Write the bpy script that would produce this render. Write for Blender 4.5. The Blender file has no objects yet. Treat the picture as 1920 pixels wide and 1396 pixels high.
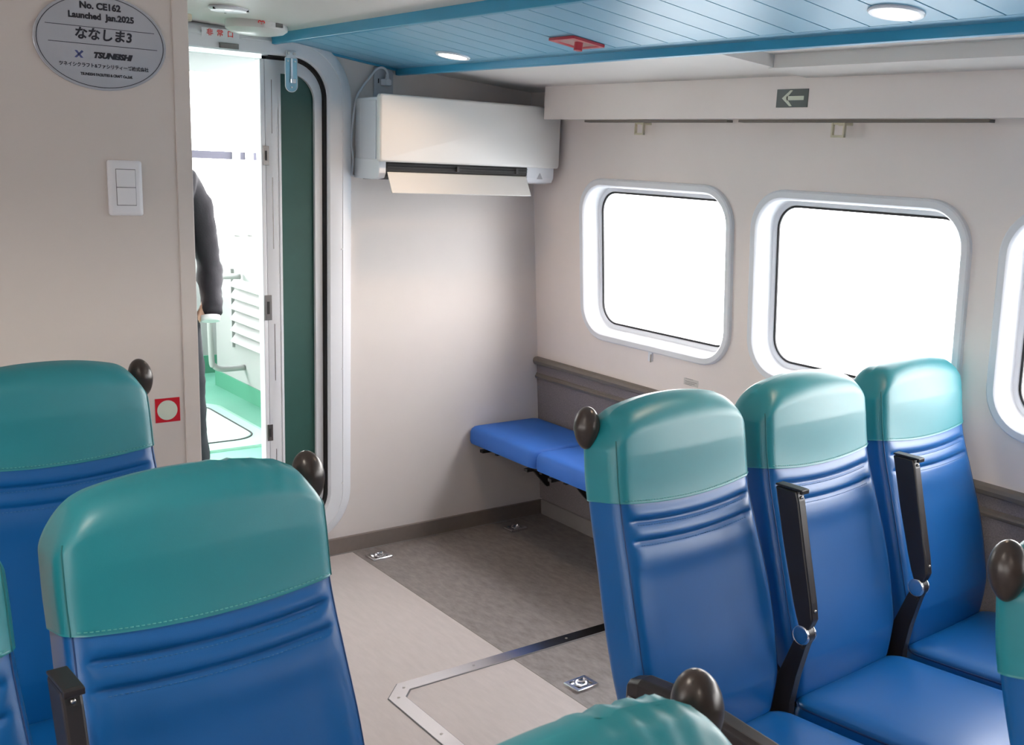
import bpy, bmesh, math, random
from mathutils import Vector, Matrix
import numpy as np
random.seed(4)
R = math.radians
S = bpy.context.scene
COL = S.collection

# ------------------------------------------------------------------ camera
PITCH, YAW, ROLL = 0.232068940, 0.661963013, -0.0458629116
cam_d = bpy.data.cameras.new('camera')
cam = bpy.data.objects.new('camera', cam_d); COL.objects.link(cam)
cy, sy = math.cos(YAW), math.sin(YAW)
fwd = Vector((sy*math.cos(PITCH), cy*math.cos(PITCH), -math.sin(PITCH)))
rt = Vector((cy, -sy, 0)); dn = fwd.cross(rt)
cr, sr = math.cos(ROLL), math.sin(ROLL)
r2 = cr*rt + sr*dn; d2 = -sr*rt + cr*dn
cam.matrix_world = Matrix(((r2.x, -d2.x, -fwd.x, 0), (r2.y, -d2.y, -fwd.y, 0), (r2.z, -d2.z, -fwd.z, 1.55), (0, 0, 0, 1)))
cam_d.sensor_fit = 'HORIZONTAL'; cam_d.sensor_width = 36
cam_d.lens = 2000.92/1920*36
cam_d.shift_x = -69.06/1920; cam_d.shift_y = 76.74/1920
cam_d.clip_start = 0.05; cam_d.clip_end = 3000
cam_d.dof.use_dof = True; cam_d.dof.focus_distance = 2.9; cam_d.dof.aperture_fstop = 18
S.camera = cam

# ------------------------------------------------------------------ world (bright overcast sky)
W = bpy.data.worlds.new('sky'); S.world = W; W.use_nodes = True
nt = W.node_tree; bg = nt.nodes['Background']
geo = nt.nodes.new('ShaderNodeTexCoord'); sep = nt.nodes.new('ShaderNodeSeparateXYZ')
ramp = nt.nodes.new('ShaderNodeValToRGB')
ramp.color_ramp.elements[0].position = 0.0; ramp.color_ramp.elements[0].color = (1, .975, .955, 1)
ramp.color_ramp.elements[1].position = 1.0; ramp.color_ramp.elements[1].color = (0.90, 0.93, 1, 1)
nt.links.new(geo.outputs['Generated'], sep.inputs[0]); nt.links.new(sep.outputs['Z'], ramp.inputs[0])
nt.links.new(ramp.outputs[0], bg.inputs['Color']); bg.inputs['Strength'].default_value = 15.5
S.view_settings.view_transform = 'Standard'; S.view_settings.look = 'None'
S.view_settings.exposure = 0.08; S.view_settings.gamma = 1.0; S.view_settings.use_curve_mapping = False

# ------------------------------------------------------------------ materials
MATS = {}
def mat(name, col, rough=.5, metal=0., spec=.5, bump=0., bscale=200., var=0., vscale=20., coat=0., emit=None, estr=0., trans=0., alpha=1., sheen=0., stretch=None, coatr=.1):
    if name in MATS: return MATS[name]
    m = bpy.data.materials.new(name); m.use_nodes = True
    t = m.node_tree; p = t.nodes['Principled BSDF']
    p.inputs['Base Color'].default_value = (*col, 1); p.inputs['Roughness'].default_value = rough
    p.inputs['Metallic'].default_value = metal; p.inputs['Specular IOR Level'].default_value = spec
    p.inputs['Coat Weight'].default_value = coat; p.inputs['Coat Roughness'].default_value = coatr
    p.inputs['Sheen Weight'].default_value = sheen
    p.inputs['Transmission Weight'].default_value = trans; p.inputs['Alpha'].default_value = alpha
    if emit: p.inputs['Emission Color'].default_value = (*emit, 1); p.inputs['Emission Strength'].default_value = estr
    if bump or var:
        tc = t.nodes.new('ShaderNodeTexCoord'); mp = t.nodes.new('ShaderNodeMapping')
        t.links.new(tc.outputs['Object'], mp.inputs[0])
        if stretch: mp.inputs['Scale'].default_value = stretch
    if bump:
        n = t.nodes.new('ShaderNodeTexNoise'); n.inputs['Scale'].default_value = bscale; n.inputs['Detail'].default_value = 3
        b = t.nodes.new('ShaderNodeBump'); b.inputs['Strength'].default_value = bump; b.inputs['Distance'].default_value = .002
        t.links.new(mp.outputs[0], n.inputs['Vector']); t.links.new(n.outputs['Fac'], b.inputs['Height']); t.links.new(b.outputs[0], p.inputs['Normal'])
    if var:
        n2 = t.nodes.new('ShaderNodeTexNoise'); n2.inputs['Scale'].default_value = vscale; n2.inputs['Detail'].default_value = 6; n2.inputs['Roughness'].default_value = .65
        cr_ = t.nodes.new('ShaderNodeValToRGB')
        cr_.color_ramp.elements[0].position = .3; cr_.color_ramp.elements[1].position = .7
        cr_.color_ramp.elements[0].color = (*[c*(1-var) for c in col], 1); cr_.color_ramp.elements[1].color = (*[min(1, c*(1+var)) for c in col], 1)
        t.links.new(mp.outputs[0], n2.inputs['Vector']); t.links.new(n2.outputs['Fac'], cr_.inputs[0]); t.links.new(cr_.outputs[0], p.inputs['Base Color'])
    MATS[name] = m; return m

M_wall = mat('wall_panel', (.73, .675, .645), .45, var=.02, vscale=3, bump=.02, bscale=600)
M_hull = mat('hull_lining_brightened', (.86, .785, .75), .45, var=.02, vscale=3)  # lighter copy of the wall colour, makes up for weak light on hull side
M_part = mat('partition_panel', (.64, .575, .53), .40, var=.02, vscale=4)
M_ceil = mat('ceiling_panel', (.72, .69, .665), .5, var=.015, vscale=3)
M_white = mat('white_gelcoat', (.82, .84, .88), .35)
M_frame = mat('white_frame', (.80, .82, .86), .35)
M_black = mat('black_rubber', (.012, .012, .014), .6)
M_blue_c = mat('blue_ceiling', (.17, .42, .60), .38, var=.02, vscale=6)
M_blue_m = mat('blue_moulding', (.03, .30, .50), .35)
M_groove = mat('blue_groove', (.01, .09, .17), .6)
M_light_floor = mat('light_vinyl_floor', (.50, .445, .425), .45, var=.06, vscale=9, stretch=(6, 1.2, 1))
M_dark_floor = mat('grey_vinyl_floor', (.235, .205, .195), .42, var=.28, vscale=14, stretch=(3, 1.2, 1))
M_base = mat('taupe_skirting', (.20, .165, .145), .45, var=.06, vscale=30)
M_base_r = mat('light_skirting', (.26, .235, .225), .5, var=.04, vscale=30)
M_fabric = mat('grey_wall_carpet', (.225, .195, .20), .95, var=.22, vscale=260, bump=.4, bscale=400)
M_rail = mat('taupe_rail', (.19, .165, .145), .5, var=.04, vscale=40)
M_blue_v = mat('blue_vinyl', (.001, .092, .30), .38, spec=.45, bump=.10, bscale=900, var=.04, vscale=4, coat=.15, coatr=.30)
M_teal_v = mat('teal_vinyl', (.004, .20, .24), .44, spec=.7, bump=.10, bscale=900, var=.04, vscale=5, coat=.15, coatr=.30)
M_blue_p = mat('dark_blue_piping', (.003, .035, .14), .5)
M_teal_p = mat('dark_teal_piping', (.010, .13, .14), .5)
M_teal_s = mat('teal_thread', (.12, .42, .40), .7)
M_blue_s = mat('blue_thread', (.05, .16, .36), .7)
M_bench = mat('bright_blue_cushion', (.030, .155, .58), .6, bump=.12, bscale=700, var=.04, vscale=6)
M_blk = mat('black_plastic', (.018, .015, .016), .38, bump=.05, bscale=600)
M_knob = mat('brown_black_knob', (.035, .026, .022), .30, bump=.04, bscale=400, var=.3, vscale=25)
M_steel = mat('polished_steel', (.78, .78, .80), .16, 1.)
M_steel_r = mat('brushed_steel', (.50, .48, .46), .32, 1.)
M_bronze = mat('dull_strike_metal', (.22, .20, .19), .35, 1.)
M_plast = mat('white_plastic', (.80, .82, .86), .32)
M_plast_w = mat('off_white_plastic', (.74, .73, .71), .32, coat=.1)
M_dark = mat('dark_cavity', (.03, .028, .028), .6)
M_sw = mat('switch_plastic', (.78, .77, .79), .35)
M_line = mat('thin_grey_line', (.16, .16, .17), .5)
M_green = mat('green_door_panel', (.022, .090, .075), .5, var=.10, vscale=6)
M_plate = mat('name_plate_white', (.43, .44, .475), .14, coat=.6, coatr=.03)
M_ink = mat('black_ink', (.02, .02, .03), .4)
M_ink_b = mat('navy_ink', (.10, .12, .30), .4)
M_red = mat('red_sticker', (.55, .008, .02), .35)
M_redtxt = mat('red_ink', (.85, .08, .07), .5)
M_glow = mat('pale_green_sticker', (.60, .66, .55), .5)
M_arrow = mat('dark_sign', (.07, .09, .085), .35)
M_ivory = mat('ivory_plastic', (.72, .66, .50), .4)
M_film = mat('blue_film_metal', (.30, .55, .68), .2, .5)
M_sprk = mat('red_plastic', (.50, .05, .07), .35)
M_lamp = mat('lamp_diffuser', (1, .95, .85), .5, emit=(1, .90, .76), estr=6.)
M_lampoff = mat('dim_lamp_lens', (.86, .84, .86), .25, coat=.4)
M_deck = mat('green_deck_paint', (.10, .32, .22), .5, var=.05, vscale=3)
M_navy = mat('navy_jacket', (.014, .011, .017), .8, bump=.3, bscale=120)
M_trou = mat('navy_trousers', (.011, .010, .016), .85, bump=.3, bscale=120)
M_skin = mat('skin', (.55, .33, .24), .5)
M_hair = mat('black_hair', (.01, .009, .008), .5)
M_shirt = mat('white_cuff', (.8, .78, .8), .7)
M_shoe = mat('black_shoe', (.01, .01, .01), .3)
M_out = mat('darkened_white_paint', (.36, .37, .36), .5)  # white paint darkened in colour so strong daylight does not wash out its form
M_rail_o = mat('grey_lavender_rail', (.05, .048, .075), .5)

def glass_mat():
    m = bpy.data.materials.new('window_glass'); m.use_nodes = True
    t = m.node_tree; t.nodes.remove(t.nodes['Principled BSDF'])
    o = t.nodes['Material Output']; tr = t.nodes.new('ShaderNodeBsdfTransparent'); tr.inputs[0].default_value = (.96, .955, .95, 1)
    gl = t.nodes.new('ShaderNodeBsdfGlossy'); gl.inputs['Roughness'].default_value = .02
    lw = t.nodes.new('ShaderNodeLayerWeight'); pw = t.nodes.new('ShaderNodeMath'); pw.operation = 'POWER'; pw.inputs[1].default_value = 5
    ma = t.nodes.new('ShaderNodeMath'); ma.operation = 'MULTIPLY_ADD'; ma.inputs[1].default_value = .9; ma.inputs[2].default_value = .03; mx = t.nodes.new('ShaderNodeMixShader')
    t.links.new(lw.outputs['Facing'], pw.inputs[0]); t.links.new(pw.outputs[0], ma.inputs[0]); t.links.new(ma.outputs[0], mx.inputs[0]); t.links.new(tr.outputs[0], mx.inputs[1]); t.links.new(gl.outputs[0], mx.inputs[2]); t.links.new(mx.outputs[0], o.inputs[0])
    return m
M_glass = glass_mat()

def sea_mat():
    m = bpy.data.materials.new('sea_water'); m.use_nodes = True
    t = m.node_tree; p = t.nodes['Principled BSDF']; p.inputs['Roughness'].default_value = .18
    tc = t.nodes.new('ShaderNodeTexCoord'); mp = t.nodes.new('ShaderNodeMapping'); mp.inputs['Scale'].default_value = (.8, .8, 1)
    n = t.nodes.new('ShaderNodeTexNoise'); n.inputs['Scale'].default_value = 1.1; n.inputs['Detail'].default_value = 5
    cr_ = t.nodes.new('ShaderNodeValToRGB')
    cr_.color_ramp.elements[0].position = .29; cr_.color_ramp.elements[0].color = (.02, .03, .035, 1)
    cr_.color_ramp.elements[1].position = .33; cr_.color_ramp.elements[1].color = (.42, .46, .47, 1)
    b = t.nodes.new('ShaderNodeBump'); b.inputs['Strength'].default_value = .3
    t.links.new(tc.outputs['Object'], mp.inputs[0]); t.links.new(mp.outputs[0], n.inputs[0]); t.links.new(n.outputs['Fac'], cr_.inputs[0])
    t.links.new(cr_.outputs[0], p.inputs['Base Color']); t.links.new(n.outputs['Fac'], b.inputs['Height']); t.links.new(b.outputs[0], p.inputs['Normal'])
    return m
M_sea = sea_mat()

# ------------------------------------------------------------------ tagging and mesh helpers
def tag(o, label=None, cat=None, group=None, kind=None):
    if label: o['label'] = label
    if cat: o['category'] = cat
    if group: o['group'] = group
    if kind: o['kind'] = kind
    return o
def thing(name, label, cat, loc=(0, 0, 0), rz=0, group=None):
    o = bpy.data.objects.new(name, None); COL.objects.link(o); o.empty_display_size = .05
    o.location = loc; o.rotation_euler = (0, 0, rz)
    return tag(o, label, cat, group)
def mkobj(name, verts, faces, m, parent=None, smooth=False, world=False):
    me = bpy.data.meshes.new(name); me.from_pydata([tuple(v) for v in verts], [], faces); me.update()
    bm = bmesh.new(); bm.from_mesh(me); bmesh.ops.recalc_face_normals(bm, faces=bm.faces); bm.to_mesh(me); bm.free()
    if smooth:
        me.polygons.foreach_set('use_smooth', [True]*len(me.polygons))
    for mm in (m if isinstance(m, (list, tuple)) else [m]): me.materials.append(mm)
    o = bpy.data.objects.new(name, me); COL.objects.link(o)
    if parent: o.parent = parent
    return o
def bevel(o, w=.003, seg=2, ang=30):
    b = o.modifiers.new('bevel', 'BEVEL'); b.width = w; b.segments = seg; b.limit_method = 'ANGLE'; b.angle_limit = R(ang)
    b.harden_normals = False
    return o
def autosmooth(o, ang=35):
    me = o.data
    me.polygons.foreach_set('use_smooth', [True]*len(me.polygons))
    bm = bmesh.new(); bm.from_mesh(me)
    for e in bm.edges:
        if len(e.link_faces) != 2 or e.calc_face_angle(0) > R(ang): e.smooth = False
    bm.to_mesh(me); bm.free(); return o

class MB:
    """collects shapes that belong to one part, builds them as one mesh"""
    def __init__(s): s.v = []; s.f = []
    def add(s, vs, fs):
        k = len(s.v); s.v += [Vector(v) for v in vs]; s.f += [[i+k for i in f] for f in fs]; return s
    def box(s, c, d, rot=None):
        hx, hy, hz = d[0]/2, d[1]/2, d[2]/2
        vs = [Vector((x, y, z)) for x in (-hx, hx) for y in (-hy, hy) for z in (-hz, hz)]
        if rot: vs = [rot @ v for v in vs]
        c = Vector(c)
        return s.add([v+c for v in vs], [[0, 1, 3, 2], [4, 6, 7, 5], [0, 4, 5, 1], [2, 3, 7, 6], [0, 2, 6, 4], [1, 5, 7, 3]])
    def loft(s, rings, cap=True, close=True):
        n = len(rings[0]); vs = [p for r in rings for p in r]; fs = []
        for i in range(len(rings)-1):
            for j in range(n if close else n-1):
                a = i*n+j; b = i*n+(j+1) % n; fs.append([a, b, b+n, a+n])
        if cap: fs.append(list(range(n))[::-1]); fs.append([(len(rings)-1)*n+j for j in range(n)])
        return s.add(vs, fs)
    def cyl(s, a, b, r, n=20, r2=None, cap=True):
        a = Vector(a); b = Vector(b); r2 = r if r2 is None else r2
        ax = (b-a).normalized(); u = ax.orthogonal().normalized(); w = ax.cross(u)
        ring = lambda c, rr: [c+rr*(math.cos(t)*u+math.sin(t)*w) for t in [2*math.pi*k/n for k in range(n)]]
        return s.loft([ring(a, r), ring(b, r2)], cap)
    def lathe(s, c, prof, ax=(0, 0, 1), n=32):
        ax = Vector(ax).normalized(); u = ax.orthogonal().normalized(); w = ax.cross(u); c = Vector(c)
        return s.loft([[c+ax*h+r*(math.cos(t)*u+math.sin(t)*w) for t in [2*math.pi*k/n for k in range(n)]] for r, h in prof])
    def tube(s, pts, r, n=10, cap=True, closed=False):
        pts = [Vector(p) for p in pts]; N = len(pts); rings = []
        up = None
        for i, p in enumerate(pts):
            t = (pts[(i+1) % N if closed else min(i+1, N-1)]-pts[(i-1) % N if closed else max(i-1, 0)]).normalized()
            if up is None: up = t.orthogonal().normalized()
            up = (up-t*up.dot(t)).normalized(); w = t.cross(up)
            rr = r[i] if isinstance(r, (list, tuple)) else r
            rings.append([p+rr*(math.cos(a)*up+math.sin(a)*w) for a in [2*math.pi*k/n for k in range(n)]])
        if closed: rings.append(rings[0]); return s.loft(rings, False)
        return s.loft(rings, cap)
    def prism(s, poly, fn, d0, d1):
        n = len(poly)
        return s.loft([[fn(x, y, d0) for x, y in poly], [fn(x, y, d1) for x, y in poly]])
    def each(s, name, m, parent=None, **k):
        """one object for every separate piece"""
        up = list(range(len(s.v)))
        def root(i):
            while up[i] != i: up[i] = up[up[i]]; i = up[i]
            return i
        for f in s.f:
            for i in f[1:]: up[root(i)] = root(f[0])
        parts = {}
        for f in s.f: parts.setdefault(root(f[0]), []).append(f)
        out = []
        for fs in parts.values():
            ids = sorted({i for f in fs for i in f}); mp = {i: n for n, i in enumerate(ids)}
            q = MB(); q.v = [s.v[i] for i in ids]; q.f = [[mp[i] for i in f] for f in fs]; out.append(q.build(name, m, parent, **k))
        return out
    def build(s, name, m, parent=None, smooth=False, bev=0, auto=False, seg=2):
        o = mkobj(name, s.v, s.f, m, parent, smooth)
        if auto: autosmooth(o)
        if bev: bevel(o, bev, seg)
        return o

def rrect(cx, cy_, a, b, r, n=8):
    """rounded rectangle points; r is one radius or (br, tr, tl, bl)"""
    rs = r if isinstance(r, (tuple, list)) else (r,)*4
    out = []
    for (sx, sy_), rr, a0 in zip(((1, -1), (1, 1), (-1, 1), (-1, -1)), rs, (-90, 0, 90, 180)):
        rr = max(rr, 1e-4)
        for k in range(n+1):
            t = R(a0+90*k/n); out.append((cx+sx*(a-rr)+rr*math.cos(t), cy_+sy_*(b-rr)+rr*math.sin(t)))
    return out
def rbox(mb, c, d, r, ax='z', n=5):
    """box rounded in the plane across ax"""
    c = Vector(c)
    if ax == 'z': fn = lambda x, y, h: Vector((x, y, h))
    if ax == 'y': fn = lambda x, y, h: Vector((x, h, y))
    if ax == 'x': fn = lambda x, y, h: Vector((h, x, y))
    i = {'z': (0, 1, 2), 'y': (0, 2, 1), 'x': (1, 2, 0)}[ax]
    pl = rrect(0, 0, d[i[0]]/2, d[i[1]]/2, r, n)
    mb.loft([[fn(x, y, h)+c for x, y in pl] for h in (-d[i[2]]/2, d[i[2]]/2)]); return mb

# ------------------------------------------------------------------ wall coordinate frames
YW = 3.641                         # aft bulkhead
XR = 2.821; LEAN = .083            # hull side at floor, and how it leans in
NL = math.sqrt(1+LEAN*LEAN)
def sidept(y, z, off): return Vector((XR-LEAN*z+off/NL, y, z+off*LEAN/NL))
def sideptL(y, z, off): v = sidept(y, z, off); return Vector((-v.x, v.y, v.z))
def wallpt(x, z, off): return Vector((x, YW+off, z))

def holed_wall(name, outer, holes, fn, thick, m, kind='structure'):
    """plane split into one column per hole; each hole loop comes from rrect (4 corners of equal point count)"""
    x0 = min(p[0] for p in outer); x1 = max(p[0] for p in outer); z0 = min(p[1] for p in outer); z1 = max(p[1] for p in outer)
    hs = sorted(holes, key=lambda h: min(p[0] for p in h))
    cuts = [x0]+[(max(p[0] for p in hs[i])+min(p[0] for p in hs[i+1]))/2 for i in range(len(hs)-1)]+[x1]
    bm = bmesh.new()
    def V(x, z, d): return bm.verts.new(fn(x, z, d))
    for i, h in enumerate(hs):
        c0, c1 = cuts[i], cuts[i+1]; n = len(h)//4
        corner = [(c1, z0), (c1, z1), (c0, z1), (c0, z0)]
        for d in (0, thick):
            hv = [V(x, z, d) for x, z in h]; cv = [V(x, z, d) for x, z in corner]
            for k in range(4):
                for j in range(n-1): bm.faces.new([cv[k], hv[k*n+j], hv[k*n+j+1]])
                e = (k*n+n) % len(h); bm.faces.new([cv[k], hv[k*n+n-1], hv[e], cv[(k+1) % 4]])
            if d == 0: h0 = hv; c_0 = cv
            else:
                for j in range(len(h)): q = (j+1) % len(h); bm.faces.new([h0[j], h0[q], hv[q], hv[j]])
                for j in range(4): q = (j+1) % 4; bm.faces.new([c_0[j], c_0[q], cv[q], cv[j]])
    bmesh.ops.remove_doubles(bm, verts=bm.verts, dist=1e-5)
    # drop the inner faces between columns
    seen = {}
    for f in list(bm.faces):
        key = tuple(sorted(v.index for v in f.verts)) if False else tuple(sorted((round(v.co.x, 4), round(v.co.y, 4), round(v.co.z, 4)) for v in f.verts))
        seen.setdefault(key, []).append(f)
    for fs in seen.values():
        if len(fs) > 1: bmesh.ops.delete(bm, geom=fs, context='FACES_ONLY')
    bmesh.ops.recalc_face_normals(bm, faces=bm.faces)
    me = bpy.data.meshes.new(name); bm.to_mesh(me); bm.free(); me.materials.append(m)
    o = bpy.data.objects.new(name, me); COL.objects.link(o); o['kind'] = kind
    return o

# windows: (y0, y1, z0, z1)
WIN = [(2.508, 3.326), (1.629, 2.427), (.745, 1.545), (-.14, .66), (-1.02, -.22), (-1.90, -1.10)]
WZ0, WZ1 = .865, 1.495
YB = -2.6                          # forward bulkhead behind the camera
def win_loop(y0, y1, ins, r=.135, n=8):
    return rrect((y0+y1)/2, (WZ0+WZ1)/2, (y1-y0)/2-ins, (WZ1-WZ0)/2-ins, max(r-ins, .02), n)
outer = [(YB, 0), (YW, 0), (YW, 2.06), (YB, 2.06)]
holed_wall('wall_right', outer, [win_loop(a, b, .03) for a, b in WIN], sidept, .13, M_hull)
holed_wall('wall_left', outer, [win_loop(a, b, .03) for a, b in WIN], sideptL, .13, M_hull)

def make_window(i, y0, y1, fn, tagname):
    prof = [(0, .0), (.001, -.012), (.006, -.016), (.024, -.016), (.030, -.010), (.033, .0), (.036, .050), (.040, .056), (.052, .058), (.055, .062), (.055, .085), (.030, .085)]
    rings = [[fn(x, y, off) for x, y in win_loop(y0, y1, ins, .135, 10)] for ins, off in prof]
    mb = MB(); mb.loft(rings, cap=False)
    o = mb.build('window_%d' % i, M_frame, None, auto=True); o['kind'] = 'structure'
    # black gasket and glass pane
    g = MB(); g.loft([[fn(x, y, off) for x, y in win_loop(y0, y1, ins, .135, 10)] for ins, off in ((.0545, .062), (.0545, .0605), (.0615, .0605), (.0615, .066))], cap=False)
    g.build('window_gasket', M_black, o)
    p = MB(); p.loft([[fn(x, y, off) for x, y in win_loop(y0, y1, .050, .135, 10)] for off in (.066, .072)])
    p.build('window_pane', M_glass, o)
    k = MB()
    for yy in (y0+.12, (y0+y1)/2, y1-.12):
        pass
    for zz in (1.02, 1.2, 1.36):
        a = fn(y1-.034, zz, .03); k.cyl(a, a+Vector((0, -.002, 0)), .003, 8)
    k.each('window_screw', M_sw, o)
    return o
for i, (a, b) in enumerate(WIN): make_window(i+1, a, b, sidept, 'right')
for i, (a, b) in enumerate(WIN): make_window(i+7, a, b, sideptL, 'left')

# floor: light vinyl aisle and grey vinyl beside it
def slab(name, x0, x1, y0, y1, z0, z1, m, kind=True, parent=None):
    mb = MB().box(((x0+x1)/2, (y0+y1)/2, (z0+z1)/2), (x1-x0, y1-y0, z1-z0)); o = mb.build(name, m, parent)
    if kind: o['kind'] = 'structure'
    return o
XF = 1.866
slab('floor', -3.0, XF, YB, YW+.08, -.05, 0, M_light_floor)
slab('floor', XF, 3.0, YB, YW+.08, -.05, 0.0, M_dark_floor)
slab('trim_1', XF-.0012, XF+.0012, YB, YW, -.002, .0006, M_rail)

# aft bulkhead with the door opening
DX0, DX1, DZ0, DZ1, DR = 1.02, 1.762, .14, 1.859, .13
door_hole = rrect((DX0+DX1)/2, (DZ0+DZ1)/2, (DX1-DX0)/2+.03, (DZ1-DZ0)/2+.03, DR+.03, 10)
holed_wall('wall_aft', [(-2.9, 0), (2.9, 0), (2.9, 2.06), (-2.9, 2.06)], [door_hole], wallpt, .05, M_wall)
# raised round-cornered door frame
def door_frame():
    prof = [(-.098, .0, .07), (-.096, -.012, .07), (-.086, -.022, .065), (-.060, -.030, .055), (-.054, -.032, .05), (-.052, -.030, .05), (-.046, -.031, .04), (-.006, -.026, 0), (0, -.020, 0), (0, .075, 0), (-.035, .075, 0), (-.035, .05, 0)]
    rings = []
    for ins, off, rad in prof:
        a = (DX1-DX0)/2-ins; b0 = (DZ1-DZ0)/2-ins*.80
        rings.append([wallpt(x, z, off) for x, z in rrect((DX0+DX1)/2, (DZ0+DZ1)/2, a, b0, DR-ins*.8, 14)])
    o = MB().loft(rings, cap=False).build('trim_2', M_frame, None, auto=True); o['kind'] = 'structure'
    k = MB()
    for zz in (.30, .75, 1.2, 1.62): k.cyl((1.812, YW-.033, zz), (1.812, YW-.0345, zz), .0035, 8)
    k.each('frame_screw', M_sw, o)
    return o
door_frame()

# skirtings
b = MB().box(((1.86+2.83)/2, YW-.006, .033), (2.83-1.20, .014, .066)); o = b.build('baseboard_aft', M_base, bev=.002); o['kind'] = 'structure'
o = MB().box(((1.45+2.82)/2, YW-.0145, .0012), (1.6, .006, .003)).build('trim_3', M_base_r); o['kind'] = 'structure'
b = MB(); b.loft([[sidept(y, z, off) for z, off in ((0, 0), (0, -.012), (.07, -.012), (.074, 0))] for y in (YB, YW-.014)])
o = b.build('baseboard_right', M_base_r); o['kind'] = 'structure'
b = MB(); b.loft([[sideptL(y, z, off) for z, off in ((0, 0), (0, -.012), (.07, -.012), (.074, 0))] for y in (YB, YW-.014)])
o = b.build('baseboard_left', M_base); o['kind'] = 'structure'
# carpeted lower hull side with its mouldings
for fn, nm in ((sidept, 'right'), (sideptL, 'left')):
    b = MB(); b.loft([[fn(y, z, off) for z, off in ((.074, .0), (.074, -.007), (.70, -.007), (.70, 0))] for y in (YB, YW-.002)])
    o = b.build('trim_4' if nm == 'right' else 'trim_5', M_fabric); o['kind'] = 'structure'
    b = MB()
    b.loft([[fn(y, z, off) for z, off in ((.693, 0), (.693, -.018), (.698, -.024), (.710, -.027), (.720, -.022), (.723, -.014), (.723, 0))] for y in (YB, YW-.001)])
    b.loft([[fn(y, z, off) for z, off in ((.628, 0), (.628, -.012), (.632, -.016), (.640, -.018), (.644, -.014), (.644, -.012), (.650, -.012), (.653, -.007), (.653, 0))] for y in (YB, YW-.001)])
    o = b.build('trim_6' if nm == 'right' else 'trim_7', M_rail, auto=True); o['kind'] = 'structure'
# vertical joint bead in the aft corner
o = MB().cyl((XR-.003, YW-.002, .07), (XR-LEAN*.9-.003-.07, YW-.002, 1.8), .0022, 8).build('trim_8', M_white); o['kind'] = 'structure'

# ------------------------------------------------------------------ ceiling
SL = .124; PX0, PX1 = 1.555, 2.055
def pz(x): return 1.91-SL*(x-1.60)
def roof(x):       # white ceiling height outboard and inboard of the blue panel
    if x >= PX1: return 1.862-.075*(x-2.05)
    return 1.926+.05*max(0, min(1, (PX0-x)/.9))
def ceil_strip(name, xs, y0, y1, m, th=.03):
    b = MB(); b.loft([[Vector((x, y, roof(x))) for x in xs]+[Vector((x, y, roof(x)+th)) for x in xs[::-1]] for y in (y0, y1)])
    o = b.build(name, m); o['kind'] = 'structure'; return o
ceil_strip('ceiling', [-1.4, -.8, -.2, .3, .8, 1.2, PX0-.001], YB, YW, M_ceil)
ceil_strip('ceiling', [PX1+.001, 2.45, 2.9], 2.11, YW, M_ceil)
ceil_strip('ceiling', [2.395, 2.6, 2.9], YB, 2.108, M_ceil)
# recessed tray nearer the camera, outboard of the blue panel
TR = .028
b = MB(); b.loft([[Vector((x, y, roof(x)+TR)) for x in (PX1+.001, 2.40)]+[Vector((x, y, roof(x)+TR+.03)) for x in (2.40, PX1+.001)] for y in (YB, 2.112)])
o = b.build('ceiling', M_ceil); o['kind'] = 'structure'
b = MB(); b.loft([[Vector((x, y, roof(x)-.008)) for x in (2.545, 2.395, 2.380)]+[Vector((x, y, roof(x)+TR)) for x in (2.380, 2.395)]+[Vector((2.545, y, roof(2.545)+.001))] for y in (YB, 2.125)])
o = b.build('trim_9', M_ceil); o['kind'] = 'structure'
b = MB(); b.loft([[Vector((x, y, roof(x)-.006)) for y in (2.108, 2.126)]+[Vector((x, y, roof(x)+TR)) for y in (2.126, 2.108)] for x in (PX1, 2.40)])
o = b.build('trim_10', M_ceil); o['kind'] = 'structure'
for x0, x1 in ((-2.95, -1.4),):
    b = MB(); b.loft([[Vector((x0, y, 1.80)), Vector((x1, y, 2.0)), Vector((x1, y, 2.03)), Vector((x0, y, 1.83))] for y in (YB, YW)])
    o = b.build('ceiling', M_ceil); o['kind'] = 'structure'
# roof shell above everything keeps daylight out
slab('ceiling', -3.1, 3.1, YB-.05, YW+.05, 2.06, 2.10, M_ceil)

# blue slatted panel with downlight holes left plain: planks separated by open joints
panel = thing('ceiling_panel', 'long blue slatted ceiling panel hung along the cabin with a raised rim', 'ceiling panel', (1.8, 0, 1.9))
def P(o): o.matrix_parent_inverse = Matrix.Translation(-Vector(o.parent.location)); return o
planks = MB(); gv = MB()
pitch = .1042; yj = 3.60-.031
edges = []
y = YW-.045
ys = [y-pitch*k for k in range(70) if y-pitch*k > YB+.05]
for k in range(len(ys)-1):
    ya, yb = ys[k+1]+.0023, ys[k]-.0023
    planks.loft([[Vector((x, yy, pz(x))) for x in (1.592, 2.002)]+[Vector((x, yy, pz(x)+.012)) for x in (2.002, 1.592)] for yy in (ya, yb)])
o = planks.build('plank', M_blue_c, panel); P(o); o['kind'] = 'stuff'
b = MB()
b.loft([[Vector((x, yy, pz(x)+.006)) for x in (PX0+.01, PX1-.01)]+[Vector((x, yy, pz(x)+.018)) for x in (PX1-.01, PX0+.01)] for yy in (YB+.03, YW-.02)])
P(b.build('backing', M_groove, panel))
b = MB()
for (xa, xb, yy0, yy1) in ((PX0+.008, 1.593, YB+.03, YW-.005), (2.001, PX1-.008, YB+.03, YW-.005), (PX0+.008, PX1-.008, YW-.046, YW-.005)):
    b.loft([[Vector((x, yy, pz(x)-.0005)) for x in (xa, xb)]+[Vector((x, yy, pz(x)+.012)) for x in (xb, xa)] for yy in (yy0, yy1)])
P(b.build('border', M_blue_c, panel))
b = MB()
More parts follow.
